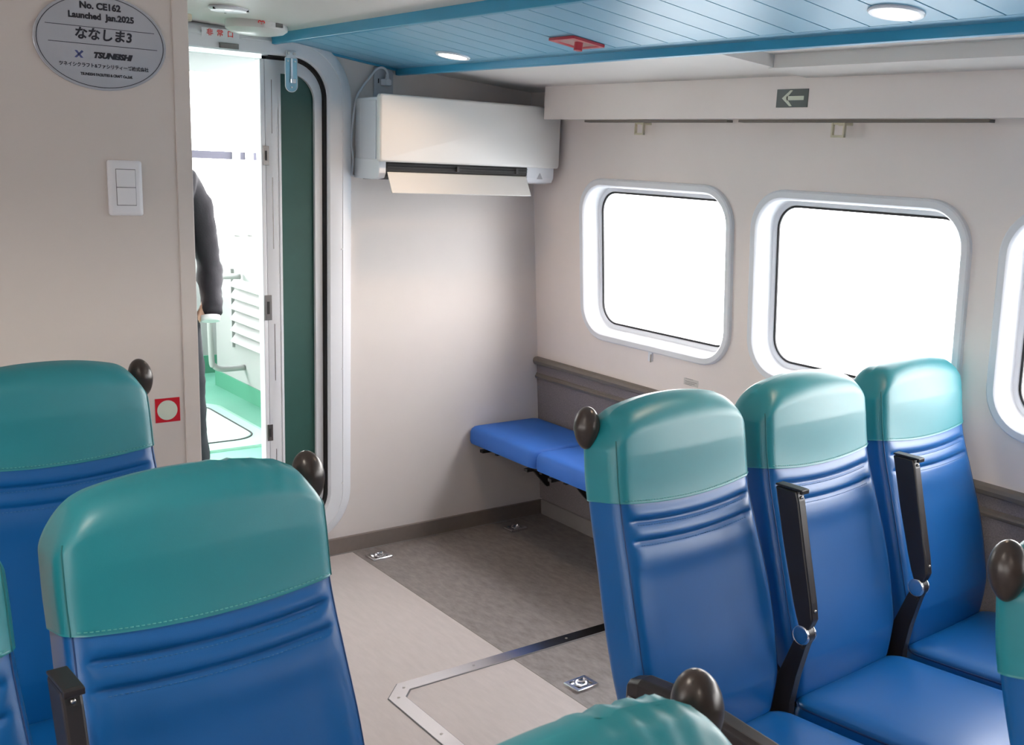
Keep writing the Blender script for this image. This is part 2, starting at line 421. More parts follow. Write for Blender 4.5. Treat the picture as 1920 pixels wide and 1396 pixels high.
for xa, xb in ((PX0-.004, PX0+.010), (PX1-.012, PX1+.004)):
    b.loft([[Vector((xa, yy, pz(xa)-.022)), Vector((xb, yy, pz(xb)-.022)), Vector((xb, yy, pz(xb)+.055)), Vector((xa, yy, pz(xa)+.055))] for yy in (YB+.02, YW-.002)])
b.loft([[Vector((x, yy, pz(x)-.008)) for x in (PX0-.004, PX1+.004)]+[Vector((x, yy, pz(x)+.012)) for x in (PX1+.004, PX0-.004)] for yy in (YW-.016, YW-.002)])
o = b.build('rim', M_blue_m, panel); P(o); bevel(o, .002)

# outboard pelmet box along the window side
HX = 2.552; HZ0, HZ1 = 1.704, 1.826; HY1 = 3.39
pel = MB()
pel.loft([[Vector((HX, y, HZ0)), Vector((HX+.016, y, HZ0)), Vector((HX+.016, y, HZ1-.001)), Vector((HX, y, HZ1))] for y in (YB, HY1)])
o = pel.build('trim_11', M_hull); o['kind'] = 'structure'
# curtain track under the pelmet
trk = MB()
for ya, yb in ((YB, 2.02), (2.07, 2.45), (2.54, 3.23)):
    pass
trk.box((HX+.085, (2.50+3.23)/2, 1.701), (.028, 3.23-2.50, .008)); trk.box((HX+.085, (1.58+2.45)/2, 1.701), (.028, 2.45-1.58, .008)); trk.box((HX+.085, -.5, 1.701), (.028, 3.9, .008))
o = trk.build('trim_12', M_rail); o['kind'] = 'structure'
o = MB().box((HX+.10, (YB+HY1)/2, 1.715), (.19, HY1-YB, .012)).build('trim_13', M_wall); o['kind'] = 'structure'

# ------------------------------------------------------------------ forward bulkhead behind the camera
o = MB().box((0, YB-.03, 1.03), (5.8, .06, 2.06)).build('wall_forward', M_fabric); o['kind'] = 'structure'

# ------------------------------------------------------------------ partition beside the door, at left
PY = 2.75
b = MB().box(((-2.8+.945)/2, PY+.02, 1.0), (2.8+.945, .04, 2.0)); o = b.build('wall_partition', M_part); o['kind'] = 'structure'
b = MB().box((.944, PY+.018, 1.0), (.040, .044, 2.0)); o = b.build('trim_14', M_part, bev=.002); o['kind'] = 'structure'

#@@OBJECTS@@
# ------------------------------------------------------------------ passenger seats
# local frame: origin on the floor under the joint of cushion and back, -Y is the way the seat faces
SPN = [(.36, .000), (.40, .000), (.48, .012), (.56, .034), (.65, .062), (.77, .102), (.86, .133), (.92, .148), (1.00, .158), (1.06, .164), (1.12, .168)]
WID = [(.36, .188), (.42, .198), (.50, .209), (.60, .215), (.68, .214), (.78, .208), (.88, .203), (.95, .203), (1.03, .202), (1.12, .200)]
def interp(tab, z):
    zs = [t[0] for t in tab]; vs = [t[1] for t in tab]
    n = len(zs)
    if z <= zs[0]: return vs[0]
    if z >= zs[-1]: return vs[-1]
    i = max(k for k in range(n-1) if zs[k] <= z)
    t = (z-zs[i])/(zs[i+1]-zs[i])
    m = lambda k: (vs[min(k+1, n-1)]-vs[max(k-1, 0)])/(zs[min(k+1, n-1)]-zs[max(k-1, 0)])
    h = zs[i+1]-zs[i]; t2, t3 = t*t, t*t*t
    return (2*t3-3*t2+1)*vs[i]+(t3-2*t2+t)*h*m(i)+(-2*t3+3*t2)*vs[i+1]+(t3-t2)*h*m(i+1)
ZB, ZT, HEM = .36, 1.096, .894
def backpt(ux, uy, z, infl=0., wr=0, depth=None):
    """ux, uy: unit position on the section outline; z: nominal height"""
    t = (z-ZB)/(ZT-ZB)
    w = interp(WID, z)+infl; d = .052+infl
    d *= min(1, .62+.38*min(1, (z-ZB)/.12))
    # rounded top
    tt = max(0, (z-(ZT-.050))/.050); dd = d*math.sqrt(max(0, 1-tt**2.0)); w -= .034*tt**2.6
    x = ux*w; xn = min(1, abs(x)/.205)
    bow = .014*(xn*xn-.35)*math.exp(-((z-HEM)/.20)**2)
    arch = (.042*xn**2.2+.045*max(0, (xn-.66)/.34)**2.4)*max(0, min(1, (z-.90)/.20))**1.6
    zz = z+bow-arch
    yf = interp(SPN, z)
    front = uy < 0
    y = yf+.052+uy*dd
    if front:
        f = (-uy)**1.5
        y -= .010*(1-xn**2)*f*min(1, max(0, (ZT-z)/.1))       # cushion crown
        if z < HEM:
            for g in (.036, .074):
                e = z-(HEM-g); k = f*max(0, min(1, (.90-xn)/.10))
                y += k*(.0085*math.exp(-(e/.0042)**2)-.0042*math.exp(-((e-.017)/.012)**2))
            k = f*max(0, min(1, (.92-xn)/.1)); y -= k*.004*math.exp(-((z-HEM+.105)/.03)**2)
            # side bolsters and lumbar dip
            s = math.exp(-((z-.66)/.13)**2); y += f*s*.010*(1-xn**2)-f*s*.006*max(0, xn-.72)/.28
    if wr:
        k = .8*max(0, min(1, (z-1.050)/.035))*max(0, min(1, (wr*x-.01)/.05))*max(0, min(1, (.205-wr*x)/.05))
        y += k*.0035*math.sin(x*190)*(1 if front else .6); zz += k*.0022*math.sin(x*190+.6)
    zz -= .20*(uy+1)*dd*min(1, max(0, (ZT-z)/.12))*min(1, max(0, (z-ZB)/.2))
    return Vector((x, y, zz))
def outline(w=.205, d=.052, rc=.030, nf=34, nc=8, ns=4):
    """unit outline of the section: flat front and back, rounded corners"""
    out = []
    for (cx_, cy2, a0) in ((w-rc, -(d-rc*.9), -90), (w-rc, d-rc*.9, 0), (-(w-rc), d-rc*.9, 90), (-(w-rc), -(d-rc*.9), 180)):
        for k in range(nc+1):
            t = R(a0+90*k/nc); out.append(((cx_+rc*math.cos(t))/w, (cy2+rc*.9*math.sin(t))/d))
        if a0 == 0: out += [((w-rc)*(1-2*k/nf)/w, 1) for k in range(1, nf)]
        if a0 == 180: out += [((w-rc)*(-1+2*k/nf)/w, -1) for k in range(1, nf)]
    return out
OUT = outline()
def back_mesh(z0, z1, dz, infl, wr=0, cap_top=False, lip=False):
    mb = MB(); rings = []
    zs = [z0+(z1-z0)*k/int(round((z1-z0)/dz)) for k in range(int(round((z1-z0)/dz))+1)]
    if lip:
        for e in (-.004, -.002, 0): rings.append([backpt(ux, uy, z0+.0015*(e == -.004), infl+e, wr) for ux, uy in OUT])
    for z in zs: rings.append([backpt(ux, uy, z, infl, wr) for ux, uy in OUT])
    mb.loft(rings, cap=True); return mb
def seam_line(z0, z1, infl, side, n=60):
    """piping down the front corner of the section"""
    pts = []
    for k in range(n+1):
        z = z0+(z1-z0)*k/n
        pts.append(backpt(side*(.175+.030*.70)/.205, -(.025+.027*.714)/.052, z, infl)+Vector((side*.0002, -.0002, 0)))
    return pts

def seat_parts():
    """mesh data for one seat, shared by all the copies"""
    D = {}
    def grab(name, mb, m, smooth=True, bev=0, auto=False):
        o = mb.build(name, m, None, smooth=smooth, auto=auto, bev=bev); D[name] = o.data
        bv = [(mm.width, mm.segments) for mm in o.modifiers]; D[name+'_b'] = bv[0] if bv else None
        bpy.data.objects.remove(o); return
    grab('backrest', back_mesh(.375, HEM+.012, .004, 0), M_blue_v)
    for nm, wr in (('cover_plain', 0), ('cover_right', 1)):
        grab(nm, back_mesh(HEM, ZT, .004, .0028, wr, lip=True), M_teal_v)
    for sd, nm in ((-1, 'l'), (1, 'r')):
        grab('piping'+nm, MB().tube(seam_line(.385, HEM, 0, sd), .0013, 6), M_blue_p)
        grab('cover_piping'+nm, MB().tube(seam_line(HEM, ZT-.03, .0028, sd, 30), .0012, 6), M_teal_p)
        grab('hinge_ring'+nm, MB().lathe((sd*.0125, -.018, .572), [(.016, -.0015), (.0215, -.0015), (.0222, 0), (.0215, .0018), (.016, .0018)], (1, 0, 0), 28), M_steel)
    mb = MB()
    x = -.19
    while x < .19:
        def sp(xx, dz): return surf(xx, HEM+dz, .0030)
        mb.tube([sp(x, .007), sp(x+.0045, .007)], .0007, 4); x += .0075
    grab('cover_stitching', mb, M_teal_s)
    for g, nm in ((.036, 'a'), (.074, 'b')):
        mb = MB(); x = -.165
        while x < .165:
            mb.tube([surf(x, HEM-g-.006, .0008), surf(x+.0045, HEM-g-.006, .0008)], .0006, 4); x += .0075
        grab('stitching'+nm, mb, M_blue_s)
    # cushion
    mb = MB(); rings = []
    def cush(ux, uy, h, ins):
        hw = .214-ins; hy = .225-ins
        x = ux*hw; y = -.205+uy*hy
        crown = .012*(1-(ux*(hw/.214))**4)*(1-(uy*(hy/.225))**4)*max(0, h)
        lift = .028*max(0, (-y)/.43)**1.3
        return Vector((x, y, .40+lift+crown+(h-1)*.052+ (-.004 if h > .9 else 0)))
    SQ = []
    for a0, (qx, qy) in zip((-90, 0, 90, 180), ((1, -1), (1, 1), (-1, 1), (-1, -1))):
        for k in range(9):
            t = R(a0+90*k/8); SQ.append((qx*.80+.20*math.cos(t), qy*.80+.20*math.sin(t)))
        nx = {-90: (0, 1), 0: (-1, 0), 90: (0, -1), 180: (1, 0)}[a0]
        for k in range(1, 12):
            e = SQ[-1] if k == 1 else e
            SQ.append((e[0]+nx[0]*1.6*k/12, e[1]+nx[1]*1.6*k/12))
    for h, ins in ((-1.0, .030), (-.98, .012), (-.6, .003), (0, .0), (.45, .0), (.62, .003), (.70, .0045), (.78, .004), (.93, .012), (1.0, .026), (1.02, .045), (1.03, .08), (1.035, .13), (1.035, .2)):
        rings.append([cush(ux, uy, h, ins) for ux, uy in SQ])
    mb.loft(rings); grab('seat_cushion', mb, M_blue_v)
    mb = MB(); mb.tube([cush(ux, uy, .70, .003) for ux, uy in SQ], .0022, 6, closed=True); grab('cushion_piping', mb, M_blue_p)
    # rear shell and frame
    mb = MB()
    mb.box((0, -.05, .295), (.40, .34, .022))
    for sx in (-1, 1):
        mb.box((sx*.190, -.02, .335), (.012, .30, .085))
        mb.tube([(sx*.195, .03, .34), (sx*.195, .05, .42), (sx*.185, .11, .58), (sx*.18, .17, .80)], .013, 8)
    mb.tube([(-.215, -.05, .27), (.215, -.05, .27)], .02, 10)
    mb.tube([(-.215, -.30, .27), (.215, -.30, .27)], .016, 10)
    grab('seat_frame', mb, M_blk, smooth=False, auto=True)
    mb = MB(); mb.tube([(0, -.30, .28), (0, -.05, .28)], .02, 10); mb.tube([(0, -.17, .27), (0, -.15, .02)], [.022, .026], 12)
    rbox(mb, (0, -.15, .006), (.10, .34, .012), .02)
    grab('pedestal_leg', mb, M_steel_r, smooth=False, auto=True)
    # grab knob on the aisle-side top corner (built for the +X side)
    mb = MB(); prof = []
    N = 24
    for k in range(N+1):
        t = math.pi*k/N; h = -math.cos(t); r = math.sin(t)
        r *= (1-.16*(-h))if h < 0 else (1+.02*h)
        prof.append((max(r, .001)*.0265, h*.043))
    mb.lathe((0, 0, 0), prof, (-.10, .12, 1), 32); grab('grab_knob', mb, M_knob)
    mb = MB(); mb.tube([(0, 0, -.01), (-.035, .0, -.03), (-.06, .0, -.05)], .009, 8); grab('knob_stem', mb, M_blk)
    # folded-up armrest, on the +X side: pivot at z .575
    mb = MB()
    def bar(pts, wx):
        """pts: (y_front, y_back, z)"""
        mb.loft([[Vector((-wx/2, a, z)), Vector((wx/2, a, z)), Vector((wx/2, b, z)), Vector((-wx/2, b, z))] for a, b, z in pts])
    bar([(-.034, -.008, .590), (-.042, .002, .612), (-.034, .016, .65), (-.004, .052, .76), (.024, .082, .865), (.032, .088, .885)], .026)
    grab('armrest_up', mb, M_blk, smooth=False, bev=.004)
    mb = MB(); mb.box((0, .054, .889), (.026, .066, .005)); mb.box((0, .020, .886), (.026, .007, .010)); grab('armrest_cap', mb, M_blk, smooth=False, bev=.0015)
    for yy, zz, nm in ((-.0395, .632, 'a'), (.024, .872, 'b')):
        grab('armrest_rivet'+nm, MB().cyl((0, yy+.003, zz), (0, yy-.001, zz), .0032, 10), M_steel_r)
    mb = MB(); mb.cyl((-.013, -.018, .572), (.013, -.018, .572), .0205, 24)
    grab('hinge_barrel', mb, M_blk, smooth=False, auto=True)
    mb = MB()
    mb.loft([[Vector((-.011, a, z)), Vector((.011, a, z)), Vector((.011, b, z)), Vector((-.011, b, z))] for a, b, z in ((-.036, -.004, .565), (-.030, .004, .545), (-.014, .03, .47), (-.005, .06, .40), (-.01, .06, .29))])
    mb.cyl((-.014, -.024, .545), (.014, -.024, .545), .004, 10)
    grab('hinge_bracket', mb, M_blk, smooth=False, bev=.003)
    # lowered aisle armrest
    mb = MB()
    sec = [(-.36, .600, .626, .018), (-.355, .594, .640, .022), (-.30, .590, .652, .024), (-.18, .588, .662, .025), (-.06, .586, .662, .025), (.0, .588, .656, .024), (.03, .596, .644, .020), (.038, .606, .632, .014)]
    mb.loft([[Vector((-w*sx, y, z)) for sx, z in ((1, a), (-1, a))]+[Vector((w, y, b-.008)), Vector((w*.6, y, b)), Vector((-w*.6, y, b)), Vector((-w, y, b-.008))] for y, a, b, w in sec])
    grab('armrest_down', mb, M_blk, smooth=False, bev=.004)
    mb = MB(); mb.box((.027, -.16, .612), (.003, .36, .010)); grab('armrest_strip', mb, M_steel_r, smooth=False, bev=.001)
    return D
def surf(x, z, lift=0.):
    """point on the front face at horizontal place x"""
    w = interp(WID, z)+.0028
    ux = max(-1, min(1, x/w)); q = max(0, (abs(ux)*.205-.175)/.030); uy = -(.052-.027+.027*math.sqrt(max(0, 1-q*q)))/.052
    return backpt(ux, uy, z, .0028 if z >= HEM else 0)+Vector((0, -lift, 0))

DAT = seat_parts()
def put(name, key, parent, loc=(0, 0, 0), sx=1, label=None):
    o = bpy.data.objects.new(name, DAT[key]); COL.objects.link(o); o.parent = parent; o.location = loc
    if sx < 0: o.scale = (-1, 1, 1)
    if DAT.get(key+'_b'): bevel(o, *DAT[key+'_b'])
    if label: o['label'] = label
    return o
def make_seat(x, y, rz, side, aisle, label, group, wr=False):
    """side: +1 when the aisle is towards +X"""
    t = thing('passenger_seat', label, 'seat', (x, y, 0), rz, group)
    b = put('backrest', 'backrest', t); put('piping', 'pipingl', b); put('piping', 'pipingr', b); put('stitching', 'stitchinga', b); put('stitching', 'stitchingb', b)
    c = put('headrest_cover', 'cover_right' if wr else 'cover_plain', t, (0, 0, 0), 1 if side > 0 else -1, 'teal vinyl headrest cover')
    put('piping', 'cover_pipingl', c); put('piping', 'cover_pipingr', c); put('stitching', 'cover_stitching', c)
    s = put('seat_cushion', 'seat_cushion', t); put('piping', 'cushion_piping', s)
    put('seat_frame', 'seat_frame', t); put('leg', 'pedestal_leg', t)
    ax = side*.233
    if aisle:
        k = put('grab_knob', 'grab_knob', t, (side*(.212 if side > 0 else .203), .247, 1.034), side, 'dark brown egg-shaped grab knob'); put('knob_stem', 'knob_stem', k)
        a = put('armrest', 'armrest_down', t, (side*.245, .0, -.050), side, 'lowered black armrest'); put('trim_strip', 'armrest_strip', a)
    else:
        a = put('armrest', 'armrest_up', t, (ax, 0, 0), side, 'black armrest folded up'); put('end_cap', 'armrest_cap', a); put('rivet', 'armrest_riveta', a); put('rivet', 'armrest_rivetb', a)
    h = put('armrest_hinge', 'hinge_barrel', t, (ax, 0, 0), side); put('hinge_ring', 'hinge_ringl', h); put('hinge_ring', 'hinge_ringr', h); put('hinge_bracket', 'hinge_bracket', h)
    return t
TH = R(3.4); PIT = .466
rowL = 'blue and teal seats left of the aisle'; rowR = 'blue and teal seats by the windows'
def row(x, y, side, labels, group, wr=True):
    for i, lab in enumerate(labels):
        if lab is None: continue
        d = -side*PIT*i
        make_seat(x+d*math.cos(TH), y+d*math.sin(TH), TH, side, i == 0, lab, group, wr and i == 0)
row(.520, 2.163, 1, ['blue seat with teal cover nearest the wall nameplate, knob beside the red sticker', None], rowL, False)
row(.520, 1.289, 1, ['blue seat with teal cover in front of the doorway, knob against the door frame', 'blue seat cut by the left photo edge, beside the folded armrest at bottom left'], rowL)
row(.513, .394, 1, ['nearest seat at the bottom edge, only its wrinkled teal top and knob showing'], rowL)
row(1.552, 1.353, -1, ['blue and teal aisle seat with a dark knob, leftmost of the window-side row of three', 'middle blue and teal seat of the window-side row of three', 'blue and teal seat beside the window wall, farthest right of its row of three'], rowR, False)
row(1.565, .460, -1, ['seat cut by the right photo edge, teal cover with a dark knob on its corner', 'seat in the row nearer the camera by the windows, mostly outside the right edge'], rowR, False)

# ------------------------------------------------------------------ fold-down bench along the hull side
def bench(y0, y1, label):
    t = thing('bench_seat', label, 'bench', ((2.41+2.76)/2, (y0+y1)/2, .40), 0, 'blue bench cushions in the corner')
    x0, x1 = 2.408, 2.772
    mb = MB(); cxm, cym = (x0+x1)/2, (y0+y1)/2; loc = t.location
    rings = []
    for z, ins in ((.378, .012), (.381, .004), (.392, 0), (.430, .0), (.444, .005), (.452, .014), (.4555, .028), (.457, .06), (.458, .12)):
        rings.append([Vector((x, y, z))-Vector(loc) for x, y in rrect(cxm, cym, (x1-x0)/2-ins, (y1-y0)/2-ins*.6, (.035-ins*.4 if ins < .06 else .02, .02, .02, .04-ins*.4 if ins < .06 else .02) if ins < .06 else .02, 6)])
    mb.loft(rings); mb.build('cushion', M_bench, t, smooth=False, auto=True)
    mb = MB()
    mb.box(Vector((cxm+.01, cym, .372))-Vector(loc), (x1-x0-.05, y1-y0-.03, .012)); mb.build('base_board', M_blk, t)
    for yy in (y0+.06, y1-.09):
        b = MB(); b.box(Vector((x0+.03, yy, .363))-Vector(loc), (.045, .022, .012)); b.box(Vector((cxm+.03, yy, .350))-Vector(loc), (.26, .016, .03))
        b.loft([[Vector((2.60, yy+s, .335))-Vector(loc), Vector((2.76, yy+s, .335))-Vector(loc), Vector((2.78, yy+s, .16))-Vector(loc), Vector((2.765, yy+s, .16))-Vector(loc)] for s in (-.006, .006)])
        b.build('bracket', M_blk, t)
    return t
bench(3.172, 3.634, 'blue bench cushion tucked into the corner under the air conditioner')
bench(2.700, 3.166, 'blue bench cushion partly hidden behind the dark knob of the aisle seat')

# ------------------------------------------------------------------ door leaf
dl = thing('door_leaf', 'narrow white door leaf with a dark green panel, standing in the doorway', 'door', (1.65, YW+.06, .15))
def L(p): return Vector(p)-dl.location
YD = YW+.008
def xz(x, z, o_): return L((x, YD+o_, z))
lx0, lx1, lz0, lz1 = 1.539, 1.753, .15, 1.846
out = rrect((lx0+lx1)/2, (lz0+lz1)/2, (lx1-lx0)/2, (lz1-lz0)/2, (.118, .118, .002, .002), 12)
inn = rrect((1.588+1.731)/2, (.26+1.811)/2, (1.731-1.588)/2, (1.811-.26)/2, (.095, .092, .002, .002), 12)
b = MB(); b.loft([[xz(x, z, o_) for x, z in lp] for lp, o_ in ((out, .045), (out, .001), (rrect((lx0+lx1)/2, (lz0+lz1)/2, (lx1-lx0)/2-.002, (lz1-lz0)/2-.002, (.117, .117, .002, .002), 12), 0), (inn, 0), (inn, .014))], cap=False)
b.build('door_frame', M_frame, dl, auto=True)
inn2 = rrect((1.588+1.731)/2, (.26+1.811)/2, (1.731-1.588)/2+.006, (1.811-.26)/2+.006, (.10, .098, .002, .002), 12)
b = MB(); b.loft([[xz(x, z, o_) for x, z in inn2] for o_ in (.012, .02)]); b.build('green_panel', M_green, dl)
inn3 = rrect((1.588+1.731)/2, (.26+1.811)/2, (1.731-1.588)/2+.001, (1.811-.26)/2+.001, (.095, .092, .002, .002), 12)
inn4 = rrect((1.588+1.731)/2, (.26+1.811)/2, (1.731-1.588)/2-.008, (1.811-.26)/2-.008, (.088, .085, .002, .002), 12)
b = MB(); b.loft([[xz(x, z, o_) for x, z in lp] for lp, o_ in ((inn3, -.002), (inn4, -.002), (inn4, .012))], cap=False); b.build('panel_bead', M_white, dl, auto=True)
b = MB(); b.box(L((1.530, YD+.022, (lz0+lz1)/2)), (.016, .045, lz1-lz0)); b.build('edge_stile', M_white, dl, bev=.003)
for zz, hh, ww in ((1.524, .066, .020), (.990, .090, .026), (.525, .062, .020)):
    o = b = MB().box(L((1.539, YD-.002, zz)), (ww, .004, hh)); s_ = b.build('strike_plate', M_bronze, dl, bev=.001)
    b = MB().box(L((1.538, YD-.0045, zz)), (ww*.35, .002, hh*.5)); q = b.build('latch_slot', M_dark, s_)
b = MB()
for z0, z1 in ((1.60, 1.78), (1.20, 1.45), (.72, .93), (.30, .46)): b.box(L((1.563, YD-.0003, (z0+z1)/2)), (.0022, .001, z1-z0))
b.each('drain_slot', M_bronze, dl)
# black rubber seal between leaf and opening
def seal(e0, e1, off):
    lp = rrect((DX0+DX1)/2, (DZ0+DZ1)/2, (DX1-DX0)/2-e0, (DZ1-DZ0)/2-e0, DR-e0, 14)
    n = 15; path = lp[n-1:2*n]; path = [(1.545, DZ1-e0)]+lp[n:2*n][::-1]+lp[0:n][::-1]+[(1.545, DZ0+e0)]
    return [L(wallpt(x, z, off)) for x, z in path]
b = MB(); b.loft([seal(.0, 0, -.010), seal(.003, 0, -.008), seal(.004, 0, .004), seal(.014, 0, .012), seal(.014, 0, .046), seal(0, 0, .046)], cap=False, close=False); b.build('rubber_seal', M_black, dl, auto=True)

# hanging door stay with its pale blue film
t = thing('door_stay', 'metal door stay in pale blue film hanging over the green door panel', 'door stay', (1.617, 3.603, 1.80))
T = Vector(t.location)
b = MB(); pl = rrect(0, -.002, .021, .055, (.02, .004, .004, .02), 8); b.loft([[Vector((x, d, z)) for x, z in pl] for d in (0, .004)]); b.build('plate', M_film, t, bev=.001)
b = MB(); pl2 = rrect(0, -.002, .022, .056, (.021, .004, .004, .021), 8); b.tube([Vector((x, .001, z)) for x, z in pl2], .0016, 6, closed=True); b.build('rim', M_white, t)
b = MB(); b.box((0, -.003, .012), (.008, .005, .080)); b.box((.004, -.006, -.022), (.018, .006, .016)); b.build('slide_arm', M_steel, t, bev=.001)
b = MB()
for x, z in ((-.013, .043), (.013, .043), (0, -.043), (.006, -.024)): b.cyl((x, 0, z), (x, -.003, z), .003, 10)
b.each('screw', M_steel_r, t)
b = MB(); b.box((0, .002, .066), (.034, .006, .022)); m_ = b.build('mounting_tab', M_plast, t, bev=.001)
b = MB()
for x in (-.010, .010): b.cyl((x, -.001, .068), (x, -.004, .068), .005, 12)
b.each('screw', M_steel_r, m_)
# strike plate let into the head of the door frame
t = tag(MB().box((1.400, YW-.0335, 1.872), (.066, .004, .017)).build('strike_plate', M_bronze, bev=.001), 'dark metal strike plate set in the head of the door frame', 'strike plate')

# ------------------------------------------------------------------ text helper (built-in font, made into meshes)
def text(name, s, loc, size, m, axes, parent=None, bold=0, shear=0, sx=1, align='CENTER', extr=.0003):
    cu = bpy.data.curves.new(name, 'FONT'); cu.body = s; cu.size = size; cu.align_x = align; cu.align_y = 'CENTER'
    cu.offset = bold; cu.shear = shear; cu.extrude = extr; cu.resolution_u = 3
    tmp = bpy.data.objects.new(name, cu); COL.objects.link(tmp)
    bpy.context.view_layer.update()
    dg = bpy.context.evaluated_depsgraph_get(); me = bpy.data.meshes.new_from_object(tmp.evaluated_get(dg))
    bpy.data.objects.remove(tmp); me.materials.clear(); me.materials.append(m)
    o = bpy.data.objects.new(name, me); COL.objects.link(o)
    u, v = Vector(axes[0]).normalized(), Vector(axes[1]).normalized(); w = u.cross(v)
    mw = Matrix(((u.x*sx, v.x, w.x, loc[0]), (u.y*sx, v.y, w.y, loc[1]), (u.z*sx, v.z, w.z, loc[2]), (0, 0, 0, 1)))
    me.transform(mw)
    if parent: me.transform(Matrix.Translation(-parent.location)); o.parent = parent
    return o
XA, ZA = (1, 0, 0), (0, 0, 1)
# oval nameplate
pc = Vector((.757, PY-.004, 1.773))
t = thing('nameplate', 'oval white nameplate with black lettering at the top left of the partition', 'nameplate', pc)
def oval(a, b_, y, n=72): return [Vector((a*math.cos(2*math.pi*k/n), y, b_*math.sin(2*math.pi*k/n))) for k in range(n)]
b = MB().loft([oval(.150, .1085, .004), oval(.150, .1085, -.001), oval(.1485, .107, -.0025)]); b.build('plate', M_plate, t, auto=True)
b = MB().loft([oval(.1435, .1025, -.0027), oval(.1435, .1025, -.0031), oval(.1420, .1010, -.0031), oval(.1420, .1010, -.0027)], cap=False); b.build('border_line', M_ink, t)
b = MB()
for zz, x0, x1 in ((.034, -.123, .122), (-.004, -.118, .128)): b.box(((x0+x1)/2, -.0029, zz-.002), (x1-x0, .0004, .0013))
b.each('rule_line', M_ink, t)
yy = PY-.0070
for nm, s_, dx, dz, sz, bo, sh, sx in (
        ('lettering', 'No. CE162', 0, .0790, .0200, .0009, 0, 1.02), ('lettering', 'Launched  Jan.2025', .002, .0560, .0190, .0008, 0, 1.0),
        ('lettering', 'ななしま3', .004, .0150, .0290, .0009, .12, 1.0), ('lettering', 'TSUNEISHI', .022, -.0300, .0170, .0012, .32, 1.08),
        ('lettering', 'ツネイシクラフト&ファシリティーズ株式会社', .004, -.0540, .0106, .0002, 0, .93), ('lettering', 'TSUNEISHI FACILITIES & CRAFT Co.,Ltd.', .008, -.0735, .0085, .0003, 0, .80)):
    text(nm, s_, (pc.x+dx, yy, pc.z+dz), sz, M_ink, (XA, ZA), t, bo, sh, sx)
b = MB()
b.loft([[Vector((x, d, z)) for x, z in ((-.062, -.022), (-.056, -.022), (-.043, -.038), (-.049, -.038))] for d in (-.0028, -.0032)])
b.loft([[Vector((x, d, z)) for x, z in ((-.046, -.021), (-.042, -.024), (-.058, -.0385), (-.063, -.0375))] for d in (-.0028, -.0032)])
b.build('emblem', M_ink_b, t)
# light switch
sc = Vector((.796, PY, 1.439))
t = thing('light_switch', 'white double light switch on the partition below the nameplate', 'light switch', sc)
b = MB(); b.loft([[Vector((x, y, z)) for x, z in rrect(0, 0, a, c, .006, 4)] for a, c, y in ((.0405, .066, 0), (.0405, .066, -.006), (.037, .0625, -.010), (.030, .055, -.0115))]); b.build('cover_plate', M_sw, t, auto=True)
b = MB().box((0, -.0115, .002), (.0465, .002, .0875)); b.build('rocker_surround', M_line, t)
for zz in (.0235, -.0195): MB().box((0, -.0128, zz), (.0445, .003, .0415)).build('rocker', M_sw, t, bev=.001)
# red sticker with a pale disc
kc = Vector((.879, PY-.0006, .872))
t = thing('round_sticker', 'red square sticker with a pale green disc at the edge of the partition', 'sticker', kc)
MB().box((0, 0, 0), (.064, .0010, .064)).build('red_square', M_red, t)
MB().cyl((-.001, -.0004, 0), (-.001, -.0012, 0), .0262, 48).build('pale_disc', M_glow, t)
# beige catch at the top edge of the partition
t = tag(MB().cyl((.955, PY+.03, 1.856), (.983, PY+.03, 1.856), .009, 16).build('door_buffer', M_ivory, auto=True, bev=.001), 'small beige buffer on the top edge of the partition', 'buffer')

# emergency exit lettering over the door, in red
t = thing('exit_sticker', 'strip over the doorway with three small red characters', 'sticker', (1.372, YW-.0335, 1.908))
MB().box((0, 0, 0), (.128, .0008, .030)).build('strip', M_plast, t)
for ch, dx in (('非', -.036), ('常', -.002), ('口', .033)): text('character', ch, (1.372+dx, YW-.0345, 1.908), .0225, M_redtxt, (XA, ZA), t, .0004)

# ------------------------------------------------------------------ ceiling fittings
def on_panel(x, y): return Vector((x, y, pz(x)))
NP = Vector((-SL, 0, -1)).normalized()
def downlight(x, y, label, lit=True, r=.056):
    c = on_panel(x, y); t = thing('downlight', label, 'ceiling light', c, 0, 'round downlights in the blue ceiling panel')
    b = MB(); b.lathe((0, 0, 0), [(r, 0), (r+.001, .003), (r-.002, .006), (r-.009, .006), (r-.011, .001)], NP, 48); b.build('trim_ring', M_plast, t, auto=True)
    b = MB(); b.lathe((0, 0, 0), [(.001, .0045), (r-.010, .0035), (r-.010, 0), (.001, -.001)], NP, 48); b.build('lens', M_lamp, t)
    l = bpy.data.lights.new('downlight_glow', 'AREA'); l.shape = 'DISK'; l.size = .085; l.energy = LAMPW; l.color = (1, .72, .50); l.spread = R(150)
    lo = bpy.data.objects.new('downlight_glow', l); COL.objects.link(lo); lo.parent = t; lo.location = NP*.009
    lo.rotation_euler = NP.to_track_quat('-Z', 'Y').to_euler()
    return t
LAMPW = 2.4
downlight(1.937, 3.075, 'round lit downlight in the blue ceiling panel, above the air conditioner')
downlight(1.913, 1.385, 'round lit downlight in the blue ceiling panel, right of the red emergency lamp')
